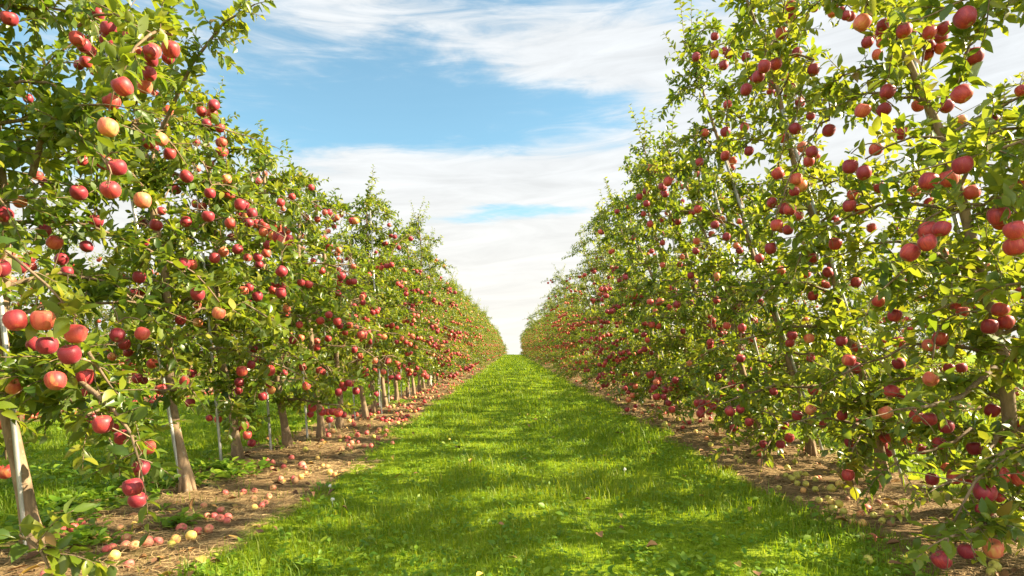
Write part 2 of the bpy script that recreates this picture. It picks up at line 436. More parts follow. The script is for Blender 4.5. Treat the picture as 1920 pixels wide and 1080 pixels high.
# apples read off the photograph: (cx, cy, diameter) in several enlarged crops
def crop(s, ox, oy, data): return [(ox + a / s, oy + b / s, c / s) for a, b, c in data]
PH = []
PH += crop(2, 0, 0, [(35,70,60),(365,53,52),(290,147,58),(337,190,46),(322,232,50),(295,245,35),(565,195,60),(640,185,66),(460,325,74),(543,325,55),(418,382,62),(405,478,72),(105,370,35),(630,415,40),(755,418,38),(825,480,38),(775,463,34),(898,520,20),(787,620,34),(735,535,30),(630,585,34),(740,633,28),(698,662,50),(655,655,26),(787,725,46),(850,673,38),(315,605,48),(440,628,68),(390,608,60),(415,713,70),(378,700,60),(295,723,60),(535,752,64),(605,792,36),(535,838,40),(585,845,46),(360,830,50),(15,805,62),(20,945,56),(75,757,50),(165,865,50),(205,910,56),(325,925,50),(230,972,46),(250,1020,46),(110,968,44),(80,1005,46),(35,1052,40),(115,1000,40),(163,683,34),(140,660,40),(620,470,34),(780,812,46),(697,832,42),(735,765,34),(760,775,34),(863,838,42),(900,768,44),(945,800,40),(932,835,40),(890,935,42),(838,945,40),(805,968,42),(690,990,46),(720,992,42),(522,1040,46),(510,462,30),(385,120,28),(5,690,40),(660,708,30),(580,350,26),(578,555,34),(868,890,30)])
PH += crop(2, 0, 540, [(283,172,78),(177,216,76),(130,212,60),(261,250,78),(248,288,74),(208,348,74),(320,335,70),(52,370,64),(385,512,74),(345,490,50),(553,598,60),(527,675,66),(498,747,72),(515,795,68),(455,560,60),(425,525,40),(570,284,40),(605,380,44),(713,430,36),(440,177,56),(533,172,56),(467,212,46),(420,258,34),(480,243,34),(677,118,44),(742,130,38),(690,350,38),(820,95,50),(740,65,30),(907,312,42),(897,355,36),(893,386,34),(918,516,34),(927,552,36),(943,582,32),(930,618,32),(890,530,30),(818,493,30),(785,488,22),(12,510,46),(20,690,54),(5,940,30),(515,340,40),(540,348,30),(525,15,40),(500,18,34),(815,20,30),(310,393,36),(720,320,36)])
PH += crop(2.16, 440, 200, [(118,168,26),(127,190,26),(17,130,18),(122,272,22),(97,302,28),(140,290,20),(232,365,32),(255,360,24),(335,410,26),(310,328,28),(415,450,24),(432,440,20),(375,433,24),(335,457,28),(290,450,28),(195,413,24),(75,435,42),(55,467,40),(88,475,38),(115,470,34),(18,398,38),(20,440,36),(155,523,40),(200,524,44),(128,594,38),(93,610,40),(52,612,34),(98,640,34),(190,668,48),(58,733,40),(92,768,42),(188,755,46),(155,742,36),(210,820,34),(207,843,32),(275,525,24),(318,624,24),(348,612,22),(275,575,22),(370,508,20),(415,594,24),(432,625,20),(465,615,22),(468,637,20),(420,660,24),(443,672,20),(300,720,36),(268,937,30),(235,947,34),(332,950,28),(332,975,30),(378,940,30),(415,870,36),(420,755,28),(492,895,24),(523,907,26),(485,985,28),(437,958,20),(515,770,22),(483,790,20),(580,820,22),(548,982,20),(500,1022,24),(615,1022,22),(578,1052,18),(202,1018,26),(275,1055,32),(97,1025,30),(578,404,16),(583,495,16),(600,495,14),(625,480,18),(572,590,16),(540,443,16),(713,535,22),(820,588,22),(688,662,20),(688,715,18),(755,680,14),(800,525,12),(648,710,14),(723,825,16),(690,800,16),(803,900,16),(843,862,16)])
PH += crop(2.25, 440, 600, [(290,197,28),(208,226,32),(368,220,32),(302,278,40),(438,305,34),(462,288,28),(512,300,32),(118,323,40),(325,373,28),(320,397,32),(363,375,28),(392,388,30),(400,420,32),(460,400,30),(518,372,20),(80,122,36),(572,280,20),(505,127,30),(545,44,26)])
PH += crop(1.929, 940, 300, [(717,8,32),(708,52,24),(833,28,28),(838,3,30),(580,97,28),(586,117,24),(616,68,20),(655,97,20),(525,158,26),(514,195,20),(710,178,32),(690,190,26),(787,190,26),(798,217,28),(772,235,32),(760,268,24),(814,278,32),(706,293,28),(720,318,24),(703,330,28),(850,310,26),(862,328,28),(860,223,24),(655,150,18),(598,192,18),(583,300,22),(543,330,20),(477,282,18),(583,380,22),(655,350,22),(645,378,22),(685,418,26),(700,445,20),(627,472,22),(450,425,20),(385,453,14),(380,492,20),(358,485,18),(568,517,24),(557,548,22),(607,532,22),(632,525,26),(778,508,28),(853,532,26),(740,493,16),(687,515,20),(937,512,24),(765,582,24),(753,602,26),(815,600,30),(870,607,32),(870,632,26),(793,630,24),(755,660,28),(797,660,20),(915,580,26),(910,648,26),(657,620,22),(516,632,22),(528,652,22),(518,685,26),(680,735,24),(865,718,32),(845,750,24),(867,680,22),(553,825,28),(592,832,26),(630,797,28),(560,803,24),(537,778,28),(785,785,26),(617,903,28),(710,880,30),(745,860,24),(783,865,28),(765,892,28),(720,918,32),(752,912,24),(475,852,22),(460,867,22),(455,903,20),(485,890,18),(440,885,16),(633,930,20),(655,940,18),(948,907,28),(897,948,34),(870,820,24),(835,810,30),(985,838,32),(948,1028,34),(937,1060,32),(835,908,26)])
PH += crop(2, 1240, 0, [(1140,67,76),(752,85,62),(832,95,48),(910,115,60),(1005,122,52),(1060,108,52),(710,62,36),(1172,212,70),(1128,353,72),(848,345,58),(835,412,54),(755,415,56),(965,395,50),(1070,400,50),(895,500,54),(1000,205,44),(1129,620,74),(1078,670,66),(1165,722,56),(948,718,46),(1005,762,42),(1327,865,80),(1325,925,74),(1352,690,40),(1350,340,30),(932,948,70),(1005,908,46),(760,648,60),(708,625,58),(720,730,46),(705,773,54),(745,785,40),(817,705,44),(805,560,52),(788,855,38),(652,915,48),(625,1022,40),(570,968,42),(570,263,46),(508,198,40),(430,240,48),(385,250,52),(350,285,42),(318,337,46),(420,318,38),(435,350,28),(502,483,46),(628,490,48),(530,552,42),(503,577,34),(578,587,40),(437,652,46),(505,672,48),(460,782,46),(415,760,42),(433,845,50),(475,862,42),(410,932,46),(368,970,38),(515,810,34),(448,1015,36),(543,1028,34),(312,478,36),(240,495,38),(163,498,32),(143,603,34),(240,585,38),(268,597,34),(328,567,40),(264,628,28),(133,655,26),(200,205,34),(234,245,36),(130,214,34),(237,190,30),(317,215,34),(200,137,34),(198,93,28),(450,125,48),(248,392,34),(560,435,36),(515,380,34),(455,520,38),(8,700,32),(77,698,20),(135,785,36),(115,795,26),(215,800,30),(205,838,38),(188,850,30),(243,888,34),(280,920,28),(293,938,28),(130,905,30),(130,940,28),(108,1030,30),(295,833,28),(660,830,28),(1055,950,40),(810,205,40),(1125,450,40),(1055,550,36),(1245,450,24),(730,1060,40),(620,1070,30)])
PH += crop(2, 1300, 540, [(1150,82,62),(1170,130,60),(1110,145,60),(925,190,56),(885,215,54),(1225,22,50),(1010,92,44),(985,75,40),(755,103,52),(695,50,50),(770,203,48),(555,200,44),(613,222,40),(583,272,50),(610,300,46),(770,283,48),(890,342,58),(1005,300,42),(958,300,40),(1168,253,44),(1200,200,40),(742,387,54),(780,397,44),(722,468,52),(1120,460,52),(835,480,52),(885,492,56),(948,520,56),(1222,520,46),(558,478,42),(602,497,34),(440,458,44),(450,385,40),(390,478,40),(303,390,36),(343,516,34),(485,512,32),(922,583,52),(858,605,42),(800,570,42),(720,562,42),(708,588,40),(730,617,40),(588,580,42),(1053,602,54),(1143,567,50),(580,702,48),(655,735,40),(590,770,34),(895,717,50),(980,710,56),(1030,715,50),(885,745,40),(948,672,40),(745,750,40),(263,585,32),(250,620,36),(240,645,32),(253,685,30),(290,722,32),(327,587,36),(360,562,36),(210,503,36),(265,458,30),(150,525,30),(932,1020,70),(1125,978,72),(1048,1022,56),(1025,988,64),(955,930,54),(1055,825,40),(1147,785,40),(1175,870,30),(448,30,40),(370,178,40),(362,207,36),(434,190,40),(182,150,32),(180,176,28),(124,142,30),(103,174,26),(60,145,26),(63,205,24),(423,122,28),(440,262,34),(368,305,26)])
_seen = []
for p in PH:   # drop the doubles read from overlapping crops
    if all((p[0] - q[0]) ** 2 + (p[1] - q[1]) ** 2 > (.33 * (p[2] + q[2])) ** 2 for q in _seen): _seen.append(p)
PH = _seen

# ------------------------------------------------------------------ tree rows near the camera
def L_lean(k, c=0.0): return lambda h: (-k * h - c * h * h, 0.0)
# (base x, base depth, height, lean per metre, lean curvature)
NEAR_L = [(-2.45, 1.80, 3.3, .10, .0), (-2.38, 2.93, 3.35, .11, .0), (-2.27, 4.15, 3.55, .15, .0), (-2.42, 5.15, 2.95, .10, .0), (-2.28, 5.85, 3.0, .08, .0), (-2.2, 6.65, 2.9, .08, 0),
          (-2.2, 7.45, 2.5, .06, 0), (-2.16, 8.5, 2.55, .08, 0), (-2.2, 9.3, 3.4, .04, 0), (-2.17, 10.1, 2.75, .05, 0), (-2.2, 11.0, 2.85, .03, 0)]
NEAR_R = [(2.95, 2.15, 3.9, .20, .01), (2.86, 3.2, 4.0, .22, .015), (2.75, 4.35, 3.9, .20, .025), (2.78, 5.5, 3.9, .21, .025), (2.74, 6.5, 3.3, .18, .04), (2.7, 7.5, 3.6, .14, .04),
          (2.75, 8.5, 3.75, .18, .03), (2.75, 9.5, 3.45, .14, .04), (2.75, 10.5, 3.7, .16, .03), (2.75, 11.5, 3.4, .14, .04)]

def assign():
    """give each photographed apple a depth (from its size) and the tree it hangs on"""
    out = {}
    for (px, py, d) in PH:
        left = px < CX
        dx = max(abs(px - CX), 60)
        z = F * .079 / d
        lo, hi = ((1.5, 2.75) if left else (1.5, 2.95))
        h1 = 1 + (HY - py) / F * z
        if left: hi = 2.6 + .12 * max(h1, 0)
        else: lo, hi = max(1.0, 1.75 - .18 * max(h1 - 1, 0)), 3.0 - .1 * max(h1, 0)
        z = min(max(z, lo * F / dx), hi * F / dx)
        z = max(z, 1.75)
        size = min(max(d * z / F / .085, .70), 1.10)
        p = world(px, py, z)
        if p[2] < .06: continue
        rows = NEAR_L if left else NEAR_R
        best = None
        for i, (bx, by, H, k, c) in enumerate(rows):
            sgn = -1
            ax = bx + sgn * (k * p[2] + c * p[2] ** 2)
            dd = math.hypot(p[0] - ax, (p[1] - by) * 1.15)
            if p[2] > H + .1: dd += 2 * (p[2] - H)
            if best is None or dd < best[0]: best = (dd, i)
        if best[0] < 1.35: out.setdefault((left, best[1]), []).append((p, size, (px, py, d, z)))
    return out
ASSIGN = assign()

def curve(p0, p1, sag, n=6, wob=0.0, rng=rs):
    t = np.linspace(0, 1, n)[:, None]
    p = np.asarray(p0) * (1 - t) + np.asarray(p1) * t
    p[:, 2] += sag * 4 * (t * (1 - t))[:, 0]
    if wob: p[1:-1] += rng.normal(0, wob, (n - 2, 3))
    return p

class Tree:
    def __init__(s, seed, H, lean, side, base=(0, 0, 0), hi=True, spread=1.0, density=1.0, low=.62, thin=0.0):
        s.rng = np.random.RandomState(seed); s.H, s.lean, s.side, s.hi = H, lean, side, hi
        s.base = np.array(base, float); s.spread, s.density, s.low, s.thin = spread, density, low, thin
        s.lp, s.la, s.ln, s.ll, s.lt = [], [], [], [], []; s.ct = 0.0
        s.limbs = []     # list of (points, Tubes)
        s.sk = []        # skeleton points for apples
        s.apples = []    # (local centre, scale)
        s.rot = []
        s.grow()
    def axis(s, h):
        dx, dy = s.lean(h)
        w = .03 * math.sin(h * 2.1 + s.seedp) + .015 * math.sin(h * 5 + s.seedp * 2)
        return np.array([dx + w, dy + .03 * math.sin(h * 1.7 + s.seedp * 3), h])
    def leaf(s, p, d, l=None):
        r = s.rng
        s.lp.append(p); s.la.append(d); s.lt.append(s.ct)
        n = np.array([r.normal(0, .55), r.normal(0, .55), 1.0]); s.ln.append(n)
        s.ll.append(r.uniform(.042, .098) if l is None else l)
    def rosette(s, p, out, n):
        r = s.rng
        s.ct = r.normal(0, .17)
        for _ in range(n):
            a = r.normal(0, 1, 3); a = a / (np.linalg.norm(a) + 1e-6)
            d = a * .9 + np.asarray(out) * .45 + np.array([0, 0, .12])
            s.leaf(p + d * r.uniform(.005, .03), d)
    def shoot(s, T, p, d, L, r0=.0035, step=.021, droop=.25, rad_out=None):
        """a leafy shoot: thin stem with alternate leaves"""
        r = s.rng; n = max(4, int(L / .05)); s.ct = r.normal(0, .17)
        d = nrm(np.asarray(d, float)); pts = [np.array(p, float)]
        for i in range(n):
            d = nrm(d + r.normal(0, .10, 3) + np.array([0, 0, -droop / n]))
            pts.append(pts[-1] + d * L / n)
        pts = np.array(pts)
        if T is not None: T.add(pts, np.linspace(r0, .0013, len(pts)), 4 if s.hi else 3)
        m = int(L / step * s.density); ph = r.uniform(0, 6.28)
        for j in range(m):
            t = (j + .5) / m * .98 + .02; f = t * n; i = min(int(f), n - 1); q = pts[i] + (pts[i + 1] - pts[i]) * (f - i)
            dd = nrm(pts[i + 1] - pts[i]); ph += 2.4
            u = nrm(np.cross(dd, [.3, .2, .9])); w = np.cross(dd, u)
            o = u * math.cos(ph) + w * math.sin(ph)
            s.leaf(q, dd * r.uniform(.3, .9) + o + np.array([0, 0, r.uniform(-.55, .25)]), r.uniform(.042, .094) * (1.08 - .38 * t))
        return pts
    def limb(s, pts, r0, leafy=1.0, tip=True):
        r = s.rng; pts = np.asarray(pts, float); T = Tubes(); n = len(pts)
        T.add(pts, np.linspace(r0, .004, n), 7 if s.hi else 4)
        seg = np.linalg.norm(np.diff(pts, axis=0), axis=1); Ltot = seg.sum()
        cum = np.concatenate([[0], np.cumsum(seg)])
        def at(x):
            i = min(max(int(np.searchsorted(cum, x)) - 1, 0), n - 2); f = (x - cum[i]) / max(seg[i], 1e-6)
            return pts[i] + (pts[i + 1] - pts[i]) * f, nrm(pts[i + 1] - pts[i])
        x = .08
        while x < Ltot:
            q, d = at(x); t = x / Ltot
            s.sk.append(q)
            if r.rand() < leafy:
                if r.rand() < .55:
                    o = r.normal(0, 1, 3); o -= d * o.dot(d) * .6; o = nrm(o) + np.array([0, 0, .25]) + d * .5
                    s.shoot(T, q, o, r.uniform(.09, .30) * (1.1 - .3 * t))
                else:
                    o = nrm(r.normal(0, 1, 3)); q2 = q + o * r.uniform(.01, .05)
                    s.rosette(q2, o, int(r.randint(4, 9) * s.density + .5))
            x += r.uniform(.035, .075) / max(s.density, .4)
        if tip: s.shoot(T, pts[-1], pts[-1] - pts[-2], r.uniform(.12, .32))
        s.limbs.append((pts, T))
        return pts
    def grow(s):
        r = s.rng; s.seedp = r.uniform(0, 6.28)
        H = s.H
        hs = np.concatenate([np.linspace(0, .5, 11)[:-1], np.linspace(.5, H, 34 if s.hi else 14)])
        s.trunk = np.array([s.axis(h) for h in hs])
        s.trunk_r = np.interp(hs, [0, .06, .13, .18, .25, 1.2, 2.4, H], [.046, .040, .043, .041, .036, .030, .020, .006]) * (1 + r.normal(0, .035, len(hs)))
        n = int((29 if s.low > .3 else 33) * H / 3.6); g = r.uniform(0, 6.28)
        for i in range(n):
            t = (i + .5) / n; h = s.low + (H - s.low - .25) * t ** (1.0 if s.low > .3 else 1.15) + r.normal(0, .05)
            g += 2.39996 + r.normal(0, .3)
            rad = np.interp(h, [.5, 1.0, 2.0, 3.0, 3.9], [1.0, .98, .80, .48, .32]) * s.spread * r.uniform(.72, 1.12)
            if s.thin and r.rand() < s.thin * np.interp(h, [1.0, 2.4], [0.15, 1.0]): continue
            d = np.array([math.cos(g), math.sin(g) * np.interp(h, [1.0, 2.2], [.85, .48]), 0])
            p0 = s.axis(h); rise = rad * r.uniform(.0, .42) - (.12 if h < 1.0 else 0)
            p1 = p0 + d * rad + np.array([0, 0, rise - r.uniform(.05, .3) * rad])
            lo_ = .24 if s.low > .4 else .12
            if p1[2] < lo_: p1[2] = lo_ + r.uniform(0, .15)
            pts = curve(p0, p1, rad * r.uniform(.05, .2), 7, .015, r)
            s.limb(pts, np.interp(h, [.5, 3.5], [.014, .007]))
        # leader: shoots along the upper trunk and whips at the top
        T = Tubes()
        for h in np.arange(max(1.0, s.low + .3), H, .075 / max(s.density, .5)):
            a = r.uniform(0, 6.28); p = s.axis(h); s.sk.append(p)
            s.shoot(T, p, [math.cos(a), math.sin(a), r.uniform(0, .9)], r.uniform(.12, .34))
        top = s.axis(H)
        for _ in range(r.randint(3, 6)):
            p = s.axis(H - r.uniform(0, .5)); a = r.uniform(0, 6.28)
            s.shoot(T, p, [math.cos(a) * .35, math.sin(a) * .35, 1], r.uniform(.25, .75), .004, .028, .0)
        s.leader = T
    def hang(s, c, scale, sure=False):
        """hang an apple with its centre at c (local)"""
        r = s.rng; c = np.asarray(c, float)
        for (q, k) in s.apples:
            if np.linalg.norm(q - c) < .076 * (k + scale) / 2: return False
        s.apples.append((c, scale)); return True
    def hang_photo(s, p, size):
        c0 = p - s.base; r = s.rng; ray = nrm(p - np.array([0, 0, CAM_H]))
        for dz in (0, .05, -.05, .09, -.09, .14, .2):
            c = c0 + ray * dz
            if s.hang(c, size, True): break
        else: return
        top = c + np.array([.004, 0, .05 * size])
        sk = np.array(s.sk); dd = np.linalg.norm((sk - top) * np.array([1, 1, .8]), axis=1) + np.where(sk[:, 2] < top[2] - .02, .35, 0)
        k = int(np.argmin(dd)); q = sk[k]
        if dd[k] > .06:
            L = np.linalg.norm(q - top)
            end = top + np.array([0, 0, .02])
            pts = curve(q, end, .18 * L, max(5, int(L / .08)), .006, r)
            if L > .22:
                s.limb(pts, min(.010, .004 + .008 * L), .9, False)
            else:
                T = s.leader; T.add(pts, np.linspace(.004, .0028, len(pts)), 5)
            for x in pts[1:]: s.sk.append(x)
        s.rosette(top + np.array([0, 0, .025]), [0, 0, .6], r.randint(4, 8))
    def random_apples(s, n, back=False):
        r = s.rng; sk = np.array(s.sk); m = 0
        ax = np.array([s.axis(h) for h in sk[:, 2]]); rad = np.hypot(*(sk - ax)[:, :2].T)
        order = np.argsort(-(rad * np.interp(sk[:, 2], [.5, 3.5], [1, 1.9]) + r.normal(0, .28, len(sk))))   # fruit sits mostly on the outside of the tree
        for k in order:
            if m >= n: break
            q = sk[k]
            if back and s.hi and q[1] < s.axis(q[2])[1] - .1: continue
            if q[2] < .45 or q[2] > s.H - .15: continue
            c = q + np.array([r.normal(0, .03), r.normal(0, .03), -.06 - abs(r.normal(0, .02))])
            if s.hang(c, r.uniform(.78, 1.04)): m += 1
            if r.rand() < .35:
                c2 = c + nrm(r.normal(0, 1, 3) * [1, 1, .4]) * .078
                if s.hang(c2, r.uniform(.78, 1.0)): m += 1
    def crown_mesh(s, cull=None):
        P = np.array(s.lp); A = np.array(s.la); N = np.array(s.ln); L = np.array(s.ll); LT_ = np.array(s.lt)
        keep = P[:, 2] > .08
        C = P + nrm(A) * (L * .5)[:, None]
        if cull:   # twigs grow clear of the fruit: drop leaves that would sit inside or right before an apple
            W = C + s.base
            px = CX + W[:, 0] / W[:, 1] * F; py = HY - (W[:, 2] - CAM_H) / W[:, 1] * F
            for (ax, ay, d, z) in cull:
                near = (W[:, 1] < z + .03) & ((px - ax) ** 2 + (py - ay) ** 2 < (d * .5 + 7) ** 2)
                keep &= ~(near & (s.rng.rand(len(P)) < .9))
        for (c, k) in s.apples:
            v = C - c; o = nrm((c - s.axis(c[2])) * [1, 1, .3]); t = v @ o
            perp = np.linalg.norm(v - t[:, None] * o, axis=1)
            keep &= (np.linalg.norm(v, axis=1) > .036 * k) & ~((t > 0) & (t < .4) & (perp < .05) & (s.rng.rand(len(P)) < .85))
        P, A, N, L, LT_ = P[keep], A[keep], N[keep], L[keep], LT_[keep]
        tint = np.clip(s.rng.beta(2.0, 2.4, len(P)) * .85 + LT_ + .08 * vnoise(P[:, 0] * 1.0 + P[:, 1], P[:, 2], 3, 33), 0, .95)
        br = s.rng.rand(len(P)) < .012; tint[br] = s.rng.uniform(.96, 1, br.sum())
        return leaves_mesh('crown', P, A, N, L, s.rng, M['leaf'], s.hi, tintv=tint)
    def trunk_mesh(s, with_limbs=False):
        T = Tubes(); T.add(s.trunk, s.trunk_r, 12 if s.hi else 7)
        if s.hi:   # root flare
            r = s.rng
            for k in range(5):
                a = k * 1.256 + r.uniform(-.3, .3)
                c, sn = math.cos(a), math.sin(a); a0, a1 = s.axis(.30), s.axis(.08)
                T.add([a0 + [c * .012, sn * .012, 0], a1 + [c * .026, sn * .026, .04], [c * .05 + s.trunk[0][0], sn * .05 + s.trunk[0][1], -.04]], [.012, .021, .017], 7)
        L = s.leader; T.v += L.v; T.q += [q + T.n for q in L.q]; T.t += [t + T.n for t in L.t]; T.n += L.n
        if with_limbs:
            for _, l in s.limbs:
                T.v += l.v; T.q += [q + T.n for q in l.q]; T.t += [t + T.n for t in l.t]; T.n += l.n
        return T.mesh('trunk', M['bark'])

ORD = ['first', 'second', 'third', 'fourth', 'fifth', 'sixth', 'seventh', 'eighth', 'ninth', 'tenth', 'eleventh', 'twelfth', 'thirteenth', 'fourteenth', 'fifteenth', 'sixteenth',
       'seventeenth', 'eighteenth', 'nineteenth', 'twentieth']
TENS = {2: 'twenty', 3: 'thirty', 4: 'forty', 5: 'fifty', 6: 'sixty', 7: 'seventy', 8: 'eighty', 9: 'ninety'}
def ordinal(n):
    if n <= 20: return ORD[n - 1]
    t, u = divmod(n, 10)
    if u == 0: return TENS[t][:-1] + 'ieth'
    return TENS[t] + '-' + ORD[u - 1]

def put_apples(root, apples, rng):
    for (c, k) in apples:
        a = obj('apple', APPLES[rng.choice(5, p=[.26, .2, .2, .17, .17])], root, tuple(c))
        a.scale = (k * rng.uniform(.97, 1.03),) * 3
        a.rotation_euler = (rng.normal(0, .3), rng.normal(0, .3), rng.uniform(0, 6.28))

CUSTOM = {   # limbs read off the photograph: pixel x, pixel y, depth
    (True, 1): [[(60, 330, 2.95), (78, 262, 2.9), (92, 228, 2.85), (115, 207, 2.8), (150, 197, 2.75), (197, 196, 2.72)],
                [(95, 232, 2.88), (130, 240, 2.8), (165, 270, 2.7), (195, 300, 2.6), (205, 315, 2.55)],
                [(42, 722, 2.85), (85, 717, 2.7), (130, 700, 2.5), (175, 735, 2.42), (215, 770, 2.38), (245, 812, 2.36), (262, 870, 2.36)],
                [(40, 700, 2.85), (120, 660, 2.6), (165, 660, 2.5), (205, 720, 2.45)]],
    (True, 0): [[(-40, 985, 1.95), (10, 1000, 1.93), (50, 1010, 1.9), (75, 1030, 1.88), (90, 1060, 1.86)]],
    (True, 2): [[(300, 735, 3.95), (330, 730, 3.8), (358, 729, 3.7), (365, 738, 3.65)],
                [(330, 560, 4.15), (400, 560, 3.8), (450, 590, 3.6)], [(215, 330, 4.1), (300, 250, 3.9), (360, 120, 3.75), (420, 42, 3.7), (478, 8, 3.65)]],
    (True, 4): [[(520, 750, 5.9), (560, 748, 5.6), (600, 757, 5.4), (640, 760, 5.3)], [(510, 725, 5.85), (470, 720, 5.5), (440, 700, 5.3)]],
    (True, 3): [[(405, 358, 5.1), (440, 380, 4.9), (475, 395, 4.75), (490, 405, 4.7)]],
    (False, 1): [[(1925, 935, 2.85), (1895, 945, 2.6), (1870, 965, 2.45), (1845, 985, 2.36), (1805, 1000, 2.3), (1770, 1010, 2.28)],
                 [(1865, 690, 3.1), (1800, 745, 2.9), (1740, 762, 2.75), (1680, 768, 2.65)], [(1880, 800, 3.2), (1840, 870, 3.0), (1790, 900, 2.9), (1755, 915, 2.85)]],
    (False, 2): [[(1640, 770, 4.3), (1600, 800, 3.95), (1590, 850, 3.8), (1600, 910, 3.75)], [(1640, 740, 4.3), (1560, 770, 3.9), (1500, 790, 3.75)]],
    (False, 3): [[(1500, 740, 5.4), (1460, 800, 5.0), (1430, 850, 4.85), (1425, 890, 4.8)]],
}
LBL_L = {1: 'tall apple tree with curved branch and fruit clusters, first trunk beside the left edge', 2: 'apple tree with a leaning tan trunk rising beside green weeds',
         3: 'low apple tree with a dark trunk and drooping fruit behind the leaning tan one', 4: 'apple tree with long low branch crossing in front of its thin dark trunk'}
LBL_R = {1: 'apple tree with thick leaning trunk and large dark apples', 2: 'open topped apple tree with sky between its branches left of the thickest trunk'}

def stake(bx, by, pts, label, r=.012):
    T = Tubes(); pts = np.array(pts) - np.array([bx, by, 0]); T.add(pts, r, 10)
    o = obj('tree_stake', T.mesh('tree_stake', M['steel']), None, (bx, by, float(gz(bx, by))))
    return tag(o, label, 'stake', 'metal stakes supporting the trees')

n_leaf = 0
for left, rows in ((True, NEAR_L), (False, NEAR_R)):
    for i, (bx, by, H, k, c) in enumerate(rows):
        got = ASSIGN.get((left, i), [])
        thin = 0.0 if left else {0: .2, 1: .42, 2: .5, 3: .4}.get(i, 0.2)
        tr = Tree(100 + i + (0 if left else 50), H, L_lean(k, c), -1 if left else 1, (bx, by, float(relief(bx, by))), True,
                  1.0 if left else 1.06, 1.48 if left else 1.42, (.8 if i in (1, 2) else .62) if left else .22, thin)
        for cl in CUSTOM.get((left, i), []):
            p = np.array([world(*q) for q in cl]) - tr.base
            tt = np.linspace(0, 1, len(p)); t2 = np.linspace(0, 1, len(p) * 2 - 1)
            p = np.stack([np.interp(t2, tt, p[:, j]) for j in range(3)], 1)
            tr.limb(p, .009 if i == 0 else .017, .45 if i == 0 else 1.0)
        for (p, size, ph) in got: tr.hang_photo(p, size)
        tr.random_apples({0: 20, 1: 18, 2: 22, 3: 26}.get(i, 45) if i < 6 else max(10, (72 if left else 92) - len(got)), i < 3)
        if len(tr.apples) > 100: tr.apples = tr.apples[:100]
        root = obj('apple_tree', None, None, tuple(tr.base)); root.empty_display_size = .1
        idx = i if i > 0 else 0
        side = 'left' if left else 'right'
        lab = (LBL_L if left else LBL_R).get(i)
        if i == 0: lab = 'apple tree reaching in from beyond the ' + side + ' edge, without visible trunk'
        if lab is None: lab = ordinal(i) + ' apple tree from the camera in the ' + side + ' row beside the grass lane'
        tag(root, lab, 'apple tree', 'apple trees in the ' + side + ' row')
        obj('trunk', tr.trunk_mesh(), root)
        for _, T in tr.limbs: obj('limb', T.mesh('limb', M['twig']), root)
        cm = tr.crown_mesh([g[2] for (sd, _), L_ in ASSIGN.items() if sd == left for g in L_]); n_leaf += len(cm.polygons)
        obj('crown', cm, root)
        put_apples(root, tr.apples, tr.rng)
        # galvanised stake tied beside the trunk
        if i > 0:
            o = -.09 if left else .13
            kk = {1: .10, 2: .155}.get(i, k * .9) if left else {1: .27, 2: .33, 3: .34, 4: .33}.get(i, .22)
            b = np.array([bx + o, by - .07, 0]); e = b + np.array([-kk * 2.75, 0, 2.75])
            if (left, i) == (True, 1): b = world(53, 1032, 2.88); e = b + (world(21, 735, 2.88) - b) * 2.6
            if (left, i) == (True, 2): b = world(345, 912, 4.1); e = world(193, 55, 4.1)
            if (left, i) == (True, 8): b = world(716, 768, 9.25); e = world(694, 395, 9.25)
            if (left, i) == (False, 4): b = np.array([2.95, 6.4, 0]); e = world(1322, 292, 6.4)
            if (left, i) == (False, 1): e = world(1690, 20, 3.3); b = world(1945, 1005, 3.3)
            b[2] = -.05
            stake(bx, by, [b, (b + e) / 2, e], 'thin grey metal stake beside the ' + ordinal(i) + ' tree of the ' + side + ' row')

# ------------------------------------------------------------------ the rest of the rows: copies of a few trees
def lowapple():
    a = apple_mesh('fruit', M['fruit'], k=7, stem=False, seed=9)
    v = np.zeros(len(a.vertices) * 3, np.float32); a.vertices.foreach_get('co', v); v = v.reshape(-1, 3)
    f = [tuple(p.vertices) for p in a.polygons]; bpy.data.meshes.remove(a); return v, np.array([x for x in f if len(x) == 4]), np.array([x for x in f if len(x) == 3])
LV, LQ, LT = lowapple()
def fruit_mesh(apples, rng):
    n = len(apples); C = np.array([a[0] for a in apples]); K = np.array([a[1] for a in apples])
    V = (LV[None] * K[:, None, None] + C[:, None, :]).reshape(-1, 3); o = (np.arange(n) * len(LV))[:, None, None]
    return build('fruit', V, (LQ[None] + o).reshape(-1, 4), (LT[None] + o).reshape(-1, 3), M['fruit'], True, np.repeat(rng.beta(2, 2, n), len(LV)))
VAR = {True: [], False: []}
for side in (True, False):
    for v in range(6):
        k, c = ((.02, 0) if side else (.14, .035))
        tr = Tree(300 + v + (0 if side else 20), 3.3 + .5 * math.sin(v * 2.1) - (0 if side else .1), L_lean(k + .03 * math.sin(v), c), 0, hi=False, spread=1.0 if side else 1.08, density=1.4 if side else 1.3, low=.42 if side else .2, thin=0 if side else .2)
        tr.random_apples(70 if side else 78)
        VAR[side].append(dict(trunk=tr.trunk_mesh(True), crown=tr.crown_mesh(), apples=list(tr.apples), fruit=fruit_mesh(tr.apples, tr.rng), few=fruit_mesh(tr.apples[::2], tr.rng), H=tr.H))

